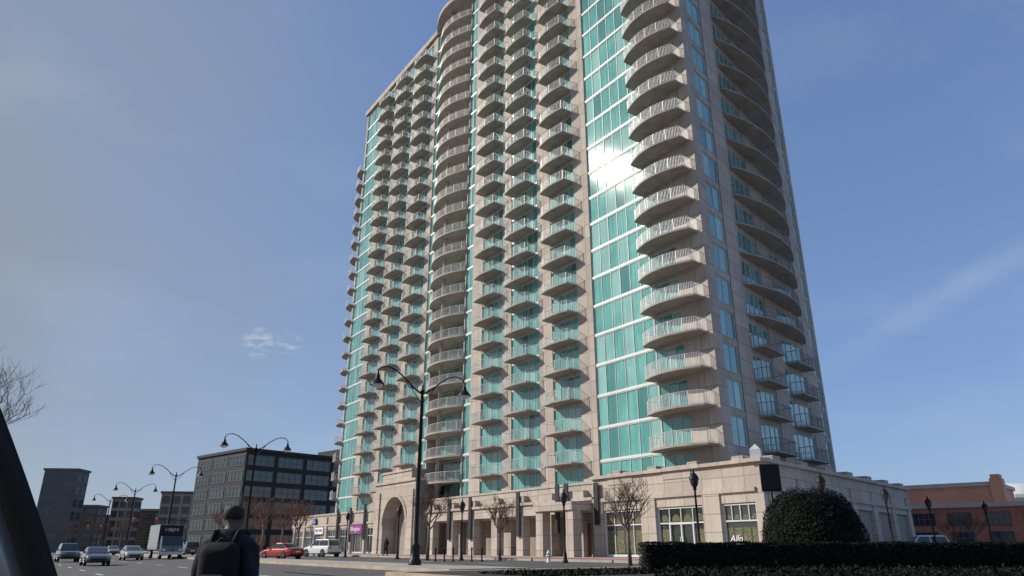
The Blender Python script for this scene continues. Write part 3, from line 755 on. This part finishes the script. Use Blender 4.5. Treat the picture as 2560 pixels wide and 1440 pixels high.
# ---------------------------------------------------------------- cars
def wheel_parts(root,x,y,r,w=.22):
    for sx in (-1,1):
        for yy in y:
            b=MB(); b.lathe([(r*.62,-w/2),(r*.93,-w/2),(r,-w/2+.03),(r,w/2-.03),(r*.93,w/2),(r*.62,w/2)],18)
            o=b.obj('wheel',M['tyre'],root,(sx*(x-w/2+.02),yy,r),0,True); o.rotation_euler=(0,R(90)*sx,0)
            b=MB()
            for k in range(5):
                t=2*math.pi*k/5; b.path([(0,0,w/2-.02),(r*.6*math.cos(t),r*.6*math.sin(t),w/2-.03)],.045,4)
            b.lathe([(r*.62,w/2-.06),(r*.01,w/2-.07)],14); b.lathe([(r*.64,w/2-.02),(r*.58,w/2)],14); b.obj('rim',M['rim'],o)
def make_car(name,label,cat,mp,kind,loc,rz,group=None):
    r=thing(name,label,cat,loc,rz,group)
    if kind=='sedan':
        L,Wd,H=4.7,1.84,1.45; belt=.98; st=[(-2.34,.42,.78,.80),(-2.25,.30,.98,.90),(-1.9,.24,1.05,.97),(-1.2,.22,1.0,1),(0,.2,.98,1),(1.0,.22,.96,1),(1.7,.24,.86,.97),(2.15,.28,.74,.9),(2.33,.36,.62,.76)]
        cab=(-1.75,-.85,.15,1.15); wr=.33; wy=(-1.38,1.42)
    else:
        L,Wd,H=4.95,1.95,1.82; belt=1.12; st=[(-2.46,.45,1.0,.86),(-2.38,.36,1.14,.95),(-1.9,.3,1.16,1),(0,.28,1.13,1),(1.0,.28,1.12,1),(1.8,.3,1.06,.98),(2.3,.34,.95,.92),(2.46,.42,.8,.82)]
        cab=(-2.36,-2.05,.35,1.15); wr=.38; wy=(-1.5,1.5)
    hw=Wd/2
    m=MB(); n=len(st)
    for y,zb,zt,k in st:
        w=hw*k
        ring=[(-.86,zb),(-1,zb+.1),(-1.0,zb+(zt-zb)*.55),(-.95,zt-.1),(-.84,zt-.015),(-.4,zt+.012),(.4,zt+.012),(.84,zt-.015),(.95,zt-.1),(1,zb+(zt-zb)*.55),(1,zb+.1),(.86,zb)]
        m.v+=[(x*w,y,z) for x,z in ring]
    q=12
    for i in range(n-1):
        for k in range(q):
            k2=(k+1)%q; m.f.append((i*q+k,i*q+k2,(i+1)*q+k2,(i+1)*q+k)[::-1]); m.m.append(0)
    m.f.append(tuple(range(q))); m.m.append(0); m.f.append(tuple((n-1)*q+k for k in range(q-1,-1,-1))); m.m.append(0)
    b0,b1,t1,b2=cab[0],cab[1],cab[2],cab[3]
    wb=hw*.9; wt=hw*.70; zb=belt-.04; zt=H
    cs=[(b0,zb,wb*.94),(b1,zt-.05,wt),(b1+.25,zt,wt),(t1-.2,zt,wt),(t1,zt-.04,wt),(b2,zb,wb*.96)]
    nb=len(m.v)
    for y,z,w in cs: m.v+=[(-w,y,z),(w,y,z)]
    for i in range(len(cs)-1): a=nb+2*i; m.f.append((a,a+1,a+3,a+2)); m.m.append(0)
    Lb=[nb+2*i for i in range(len(cs))]; m.f.append(tuple(Lb)); m.m.append(0); m.f.append(tuple(i+1 for i in Lb)[::-1]); m.m.append(0)
    body=m.obj('body',M[mp],r,smooth=False)
    bm=bmesh.new(); bm.from_mesh(body.data); bmesh.ops.recalc_face_normals(bm,faces=bm.faces); bm.to_mesh(body.data); bm.free()
    bv=body.modifiers.new('Bevel','BEVEL'); bv.width=.03; bv.segments=2; bv.limit_method='ANGLE'; bv.angle_limit=R(25)
    def quad(name,pts,mt=M['carglass']):
        b=MB(); b.poly(pts)
        return b.obj(name,mt,r)
    def lerp(a,c,t): return tuple(a[i]+(c[i]-a[i])*t for i in range(3))
    def inset(y0,z0,w0,y1,z1,w1,dy,dz):
        A=(-w0,y0,z0);B_=(w0,y0,z0);Cc=(w1,y1,z1);D_=(-w1,y1,z1)
        A2=lerp(lerp(A,D_,.12),lerp(B_,Cc,.12),.07);B2=lerp(lerp(A,D_,.12),lerp(B_,Cc,.12),.93)
        C2=lerp(lerp(A,D_,.9),lerp(B_,Cc,.9),.93);D2=lerp(lerp(A,D_,.9),lerp(B_,Cc,.9),.07)
        return [(p[0],p[1]+dy,p[2]+dz) for p in (A2,B2,C2,D2)]
    quad('windscreen',inset(b2,zb,wb*.96,t1,zt-.04,wt,.012,.012))
    quad('rear_window',inset(b0,zb,wb*.94,b1,zt-.05,wt,-.014,.012))
    for sx in (-1,1):
        def P(y,t):
            w=wb*.95+(wt-wb*.95)*t; return (sx*(w+.022),y,zb+(zt-zb)*t)
        def ylo(t): return b0+(b1-b0)*t
        def yhi(t): return b2+(t1-b2)*t
        mid=(b0+b2)/2+.05
        for ya,yb in ((None,mid-.05),(mid+.05,None)):
            t0,t1_=.14,.86
            y0a=(ylo(t0)+.14) if ya is None else ya; y0b=(yhi(t0)-.14) if yb is None else yb
            y1a=(ylo(t1_)+.1) if ya is None else ya; y1b=(yhi(t1_)-.1) if yb is None else yb
            quad('side_window',[P(y0a,t0),P(y0b,t0),P(y1b,t1_),P(y1a,t1_)])
        yf,zf,kf=st[-2][0],st[-2][2],st[-2][3]
        b=MB(); b.box(sx*hw*kf*.62-.17,sx*hw*kf*.62+.17,yf-.1,yf+.13,zf-.24,zf-.09); b.obj('headlight',M['lens'],r)
        yr,zr,kr=st[1][0],st[1][2],st[1][3]
        b=MB(); b.box(sx*hw*kr*.72-.16,sx*hw*kr*.72+.18,yr-.1,yr+.2,zr-.26,zr-.09); b.obj('taillight',M['tail'],r)
        b=MB(); b.box(sx*(hw+.02)-.1,sx*(hw+.02)+.1,b2-.35,b2-.2,belt-.02,belt+.13); b.obj('wing_mirror',M[mp],r)
    yr=st[0][0]; yf=st[-1][0]
    b=MB(); b.box(-.26,.26,yr-.02,yr+.05,.62,.75); b.obj('number_plate',M['signwhite'],r)
    b=MB(); b.box(-hw*.6,hw*.6,yf-.12,yf+.03,.4,.56); b.obj('grille',M['black'],r)
    b=MB(); b.box(-hw*.8,hw*.8,yr-.03,yr+.1,.4,.5); b.obj('rear_bumper',M['black'],r)
    for sx in (-1,1):
        for yy in wy:
            b=MB(); b.lathe([(wr*1.18,0),(.01,.001)],18); o=b.obj('wheel_arch',M['black'],r,(sx*(hw+.004),yy,wr+.02)); o.rotation_euler=(0,R(90),0)
    wheel_parts(r,hw+.0,wy,wr)
    return r
HD=math.atan2(U1.y,U1.x)-math.pi/2
def cp(px,d): p=at(px,d,.5); p.z=gz(p); return tuple(p)
make_car('parked_car','red sedan stopped on the far carriageway left of the white suv','car','red','sedan',cp(703,72),HD+.35,'cars on the street')
make_car('parked_car','white suv parked at the kerb beside the podium shops','car','carwhite','suv',cp(803,83),HD+.25,'cars on the street')
make_car('moving_car','grey sedan driving toward the viewer just left of the person','car','grey','sedan',cp(238,62),HD+math.pi,'cars on the street')
make_car('moving_car','dark grey suv driving behind the grey sedan at far left','car','grey','suv',cp(168,78),HD+math.pi,'cars on the street')
make_car('moving_car','pale champagne sedan in front of the box truck','car','gold','sedan',cp(328,80),HD+math.pi,'cars on the street')
make_car('moving_car','black suv right of the box truck with its tail to the viewer','car','dark','suv',cp(470,100),HD,'cars on the street')
make_car('moving_car','small silver sedan far down the street beyond the champagne sedan','car','silver','sedan',cp(280,125),HD+math.pi,'cars on the street')
make_car('moving_car','white suv behind the hedge before the red brick building','car','carwhite','suv',cp(2308,69),R(90),'cars on the street')
tp=cp(412,82); tr=thing('box_truck','pale box truck with dark lettered front beside the fourth street lamp','truck',tp,HD+math.pi)
b=MB(); b.box(-1.22,1.22,-4.2,1.6,.95,3.5); b.obj('cargo_box',M['silver'],tr)
b=MB(); b.box(-1.18,1.18,1.6,1.64,1.9,3.45)
o=b.obj('front_panel',M['black'],tr); text('lettering','HBM',.5,M['rim'],o,(0,1.66,2.95),(R(90),0,R(180)),1.3)
b=MB(); b.v=[(-1.05,1.7,.6),(1.05,1.7,.6),(1.05,3.3,.6),(-1.05,3.3,.6),(-1.05,1.7,2.35),(1.05,1.7,2.35),(1.0,2.6,2.3),(-1.0,2.6,2.3),(1.05,3.25,1.35),(-1.05,3.25,1.35)]
b.f=[(0,1,5,4),(4,5,6,7),(7,6,8,9),(9,8,2,3),(0,4,7,9,3),(1,2,8,6,5),(3,2,1,0)]; b.m=[0]*7; b.obj('cab',M['grey'],tr)
b=MB(); b.poly([(-.9,2.67,2.26),(.9,2.67,2.26),(.95,3.24,1.42),(-.95,3.24,1.42)]); b.obj('windscreen',M['carglass'],tr)
b=MB(); b.box(-1.1,1.1,3.2,3.4,.45,.75); b.obj('front_bumper',M['rim'],tr)
for sx in (-1,1):
    b=MB(); b.box(sx*.8-.15,sx*.8+.15,3.28,3.34,.85,1.05); b.obj('headlight',M['lens'],tr)
    b=MB(); b.box(sx*1.3-.06,sx*1.3+.06,2.6,2.75,1.5,2.0); b.obj('wing_mirror',M['black'],tr)
wheel_parts(tr,1.1,(-2.8,2.6),.46,.28)

# ---------------------------------------------------------------- people
def skin(chains,sub=2):
    V=[];E=[];Rd=[];roots=[]; idx={}
    for ch in chains:
        prev=None
        for nm,co,rx,ry in ch:
            if nm and nm in idx: k=idx[nm]
            else:
                k=len(V); V.append(co); Rd.append((rx,ry))
                if nm: idx[nm]=k
                if prev is None: roots.append(k)
            if prev is not None: E.append((prev,k))
            prev=k
    me=bpy.data.meshes.new('tmp'); me.from_pydata(V,E,[]); ob=bpy.data.objects.new('tmp',me); C.objects.link(ob)
    ob.modifiers.new('s','SKIN').use_smooth_shade=True
    for i,r_ in enumerate(Rd):
        me.skin_vertices[0].data[i].radius=r_; me.skin_vertices[0].data[i].use_root=(i in roots)
    ob.modifiers.new('u','SUBSURF').levels=sub
    ob.modifiers['u'].render_levels=sub
    bpy.context.view_layer.update()
    res=bpy.data.meshes.new_from_object(ob.evaluated_get(bpy.context.evaluated_depsgraph_get()))
    bpy.data.objects.remove(ob); return res
def person(label,loc,rz,jk):
    root=thing('person',label,'person',loc,rz)
    cl=('cl',(0,-.005,1.385),.14,.09)
    torso=[('pel',(0,0,.95),.15,.12),('sp',(0,-.01,1.10),.14,.11),('ch',(0,-.005,1.26),.165,.12),cl,('nb',(0,.005,1.475),.075,.075),('nk',(0,.02,1.53),.07,.072),('hd',(0,.04,1.585),.085,.10),('hm',(0,.035,1.65),.098,.122),('ht',(0,.025,1.72),.07,.088)]
    def arm(sx,g=0,c=cl):
        return [c,(None,(sx*.13,-.005,1.405),.082+g*.8,.078+g*.8),(None,(sx*.205,-.01,1.35),.066+g,.066+g),(None,(sx*.245,-.04,1.12),.052+g,.052+g),(None,(sx*.23,.09,.93),.034+g*.8,.036+g*.8)]
    def leg(sx,y,g=0):
        return [('pel',)+torso[0][1:],(None,(sx*.09,.0,.88),.095+g,.10+g),(None,(sx*.1,y*.55+.04,.5),.066+g,.068+g),(None,(sx*.1,y,.10),.044+g,.048+g)]
    chains=[torso]
    for sx in (-1,1):
        a=arm(sx); a.append((None,(sx*.225,.125,.865),.04,.024)); chains.append(a)
        l=leg(sx,sx*.14); l.append((None,(sx*.1,sx*.14+.06,.045),.04,.03)); l.append((None,(sx*.105,sx*.14+.17,.035),.035,.025)); chains.append(l)
    for sx in (-1,1):
        for j,(dx,L) in enumerate(((-.027,.075),(-.009,.085),(.009,.08),(.027,.062))):
            b0=Vector((sx*.225,.125+dx,.865))
            chains.append([(None,tuple(b0),.009,.009),(None,tuple(b0+Vector((0,.012,-.05))),.0085,.0085),(None,tuple(b0+Vector((-sx*.01,.02,-.05-L*.45))),.008,.008),(None,tuple(b0+Vector((-sx*.028,.022,-.05-L*.8))),.007,.007)])
        t0=Vector((sx*.215,.15,.885)); chains.append([(None,tuple(t0),.011,.011),(None,tuple(t0+Vector((-sx*.012,.035,-.03))),.010,.010),(None,tuple(t0+Vector((-sx*.018,.045,-.065))),.008,.008)])
        chains.append([(None,(sx*.078,.025,1.63),.016,.024),(None,(sx*.094,.015,1.64),.010,.024)])
    chains.append([(None,(0,.125,1.66),.012,.012),(None,(0,.157,1.625),.014,.014),(None,(0,.13,1.615),.014,.012)])
    chains.append([(None,(-.024,.13,1.58),.009,.009),(None,(0,.137,1.581),.010,.010),(None,(.024,.13,1.58),.009,.009)])
    me=skin(chains); me.materials.clear(); me.materials.append(M['skin']); link('body',me,root)
    g=.032
    jcl=('cl',(0,-.005,1.39),.17,.12)
    jc=[[('pel',(0,0,.86),.19,.155),('sp',(0,-.01,1.10),.18,.145),('ch',(0,-.005,1.26),.20,.15),jcl,(None,(0,.0,1.47),.115,.10),(None,(0,.012,1.515),.095,.095)]]
    for sx in (-1,1): jc.append(arm(sx,g,jcl))
    me=skin(jc); me.materials.clear(); me.materials.append(M[jk]); link('jacket',me,root)
    tc=[[('pel',(0,0,.95),.16,.13)]+leg(-1,-.14,.022)[1:],[('pel',(0,0,.95),.16,.13)]+leg(1,.14,.022)[1:]]
    me=skin(tc); me.materials.clear(); me.materials.append(M['trouser']); link('trousers',me,root)
    me=skin([[(None,(0,-.015,1.575),.085,.06),(None,(0,.008,1.655),.112,.118),(None,(0,.022,1.735),.088,.10)]]); me.materials.clear(); me.materials.append(M['hair']); link('hair',me,root)
    for sx in (-1,1):
        me=skin([[(None,(sx*.1,sx*.14-.04,.05),.05,.05),(None,(sx*.1,sx*.14+.06,.05),.055,.045),(None,(sx*.105,sx*.14+.19,.035),.048,.034)]]); me.materials.clear(); me.materials.append(M['black']); link('shoe',me,root)
    return root
pp=at(576,7.0,1.4); PR=R(-5)
per=person('person in a dark denim jacket seen from behind in the street, with a backpack',(pp.x,pp.y,0),PR,'denim')
bk=thing('backpack','bulky black backpack on the back of the person in the denim jacket','backpack',(pp.x,pp.y,0),PR)
def softbox(name,x0,x1,y0,y1,z0,z1,mt,parent,bev=.07):
    b=MB(); b.box(x0,x1,y0,y1,z0,z1); o=b.obj(name,mt,parent,smooth=True)
    bv=o.modifiers.new('b','BEVEL'); bv.width=bev; bv.segments=5; return o
softbox('main_compartment',-.165,.195,-.31,-.11,.84,1.40,M['pack'],bk,.095)
softbox('front_pocket',-.12,.15,-.36,-.29,.88,1.13,M['pack'],bk,.034)
b=MB()
for sx in (-1,1): b.path([(sx*.10,-.17,1.36),(sx*.115,-.10,1.49),(sx*.115,.06,1.50),(sx*.13,.16,1.38),(sx*.15,.17,1.2),(sx*.2,.03,1.03),(sx*.15,-.15,.98)],.024,6)
b.obj('shoulder_strap',M['pack'],bk,smooth=True)
b=MB(); b.path([(-.04,-.2,1.385),(.01,-.2,1.435),(.06,-.2,1.385)],.012,5); b.obj('grab_handle',M['pack'],bk,smooth=True)
q=gp(966,74); person('distant person in dark clothes standing by the arch portal',(q.x,q.y,.62),R(150),'trouser')

# ---------------------------------------------------------------- pillar of the viewer's car
Rt=Vector((1,0,0)); Up=Vector((0,-ST,CT)); Fw=Vector((0,CT,ST)); EY=Vector((0,0,EYE))
def cam(px,py,d): return EY+(Rt*((px-1280)/F)+Up*((720-py)/F)+Fw)*d
pil=thing('car_pillar','black edged pale door pillar of the car at the lower left corner','car pillar',(0,0,0))
outer=[(-70,850),(-12,985),(30,1095),(70,1205),(107,1315),(146,1445),(180,1570)]
def beam(inner,outer,d0,d1):
    b=MB(); n=len(outer)
    for (a,c) in zip(inner,outer):
        for (px,py),d in ((a,d0),(c,d0),(c,d1),(a,d1)): b.v.append(tuple(cam(px,py,d)))
    for i in range(n-1):
        for k in range(4): k2=(k+1)%4; b.f.append((4*i+k,4*i+k2,4*i+4+k2,4*i+4+k)); b.m.append(0)
    b.f.append((3,2,1,0)); b.m.append(0); e=4*(n-1); b.f.append((e,e+1,e+2,e+3)); b.m.append(0); return b
beam([(x-80,y+26) for x,y in outer],outer,.80,.86).obj('window_seal',M['black'],pil,smooth=True)
beam([(x-330,y+110) for x,y in outer],[(x-76,y+24) for x,y in outer],.805,.87).obj('door_panel',M['silver'],pil,smooth=True)

# ---------------------------------------------------------------- light, sky, camera
w=bpy.data.worlds.new('World'); SC.world=w; w.use_nodes=True; nt=w.node_tree
bg=nt.nodes['Background']; sky=nt.nodes.new('ShaderNodeTexSky'); sky.sky_type='NISHITA'; sky.sun_disc=False
el=math.asin(SUN.z); az=math.atan2(SUN.x,SUN.y)
sky.sun_elevation=el; sky.sun_rotation=az%(2*math.pi); sky.air_density=1.0; sky.dust_density=.5; sky.ozone_density=1.8; sky.altitude=300
g0=coord(nt,'Generated'); nm=nt.nodes.new('ShaderNodeVectorMath'); nm.operation='NORMALIZE'; nt.links.new(g0,nm.inputs[0]); g=nm.outputs[0]
sx=nt.nodes.new('ShaderNodeSeparateXYZ'); nt.links.new(g,sx.inputs[0])
# violet-blue haze everywhere, strongest near the horizon
hz=maprange(nt,sx.outputs[2],.0,.45,.6,.42)
c=mixc(nt,hz,sky.outputs[0],(1.45,2.5,5.3))
left=maprange(nt,sx.outputs[0],-.08,-.6)
n1=noise_n(nt,mapping(nt,g,(1.2,1.2,2.2)),1.5,5,.55)
f1_=math_n(nt,'MULTIPLY',left,maprange(nt,n1,.3,.7,.5,.92))
c=mixc(nt,f1_,c,(2.35,2.6,2.9))
n2=noise_n(nt,mapping(nt,g,(2.2,4,7)),1.1,6,.55)
c=mixc(nt,maprange(nt,n2,.5,.8,0,.14),c,(4.9,5.4,6.2))
def dotn(v):
    dp=nt.nodes.new('ShaderNodeVectorMath'); dp.operation='DOT_PRODUCT'; nt.links.new(g,dp.inputs[0]); dp.inputs[1].default_value=v; return dp.outputs['Value']
def dirv(px,py): return (cam(px,py,1)-EY).normalized()
pn=dirv(2060,915).cross(dirv(2600,600)).normalized()
band=maprange(nt,math_n(nt,'ABSOLUTE',dotn(pn)),.002,.022,1,0)
mk=math_n(nt,'MULTIPLY',band,maprange(nt,sx.outputs[0],.36,.5,0,.14))
mk=math_n(nt,'MULTIPLY',mk,maprange(nt,noise_n(nt,mapping(nt,g,(6,6,12)),1.5,5),.3,.6,.3,1))
c=mixc(nt,mk,c,(5.2,5.7,6.5))
for (px,py,k) in ((645,857,.99990),(725,854,.99997)):
    mk=math_n(nt,'MULTIPLY',maprange(nt,dotn(dirv(px,py)),k-.00016,k+.00008),maprange(nt,noise_n(nt,mapping(nt,g,(40,40,120)),1,4),.44,.64,0,.5))
    c=mixc(nt,mk,c,(6.4,6.4,6.7))
nt.links.new(c,bg.inputs['Color']); bg.inputs['Strength'].default_value=.125
ld=bpy.data.lights.new('Sun','SUN'); ld.energy=4.9; ld.angle=R(.53); ld.color=(1,.93,.84)
lo=bpy.data.objects.new('Sun',ld); C.objects.link(lo); lo.rotation_euler=(-SUN).to_track_quat('-Z','Y').to_euler(); lo.location=(-60,0,80)
cd=bpy.data.cameras.new('Camera'); co=bpy.data.objects.new('Camera',cd); C.objects.link(co); SC.camera=co
co.location=(0,0,EYE); co.rotation_euler=(math.pi/2+TH,0,0); cd.sensor_width=36; cd.lens=F/2560*36; cd.clip_start=.05; cd.clip_end=6000
SC.view_settings.view_transform='Standard'; SC.view_settings.look='None'; SC.view_settings.exposure=0
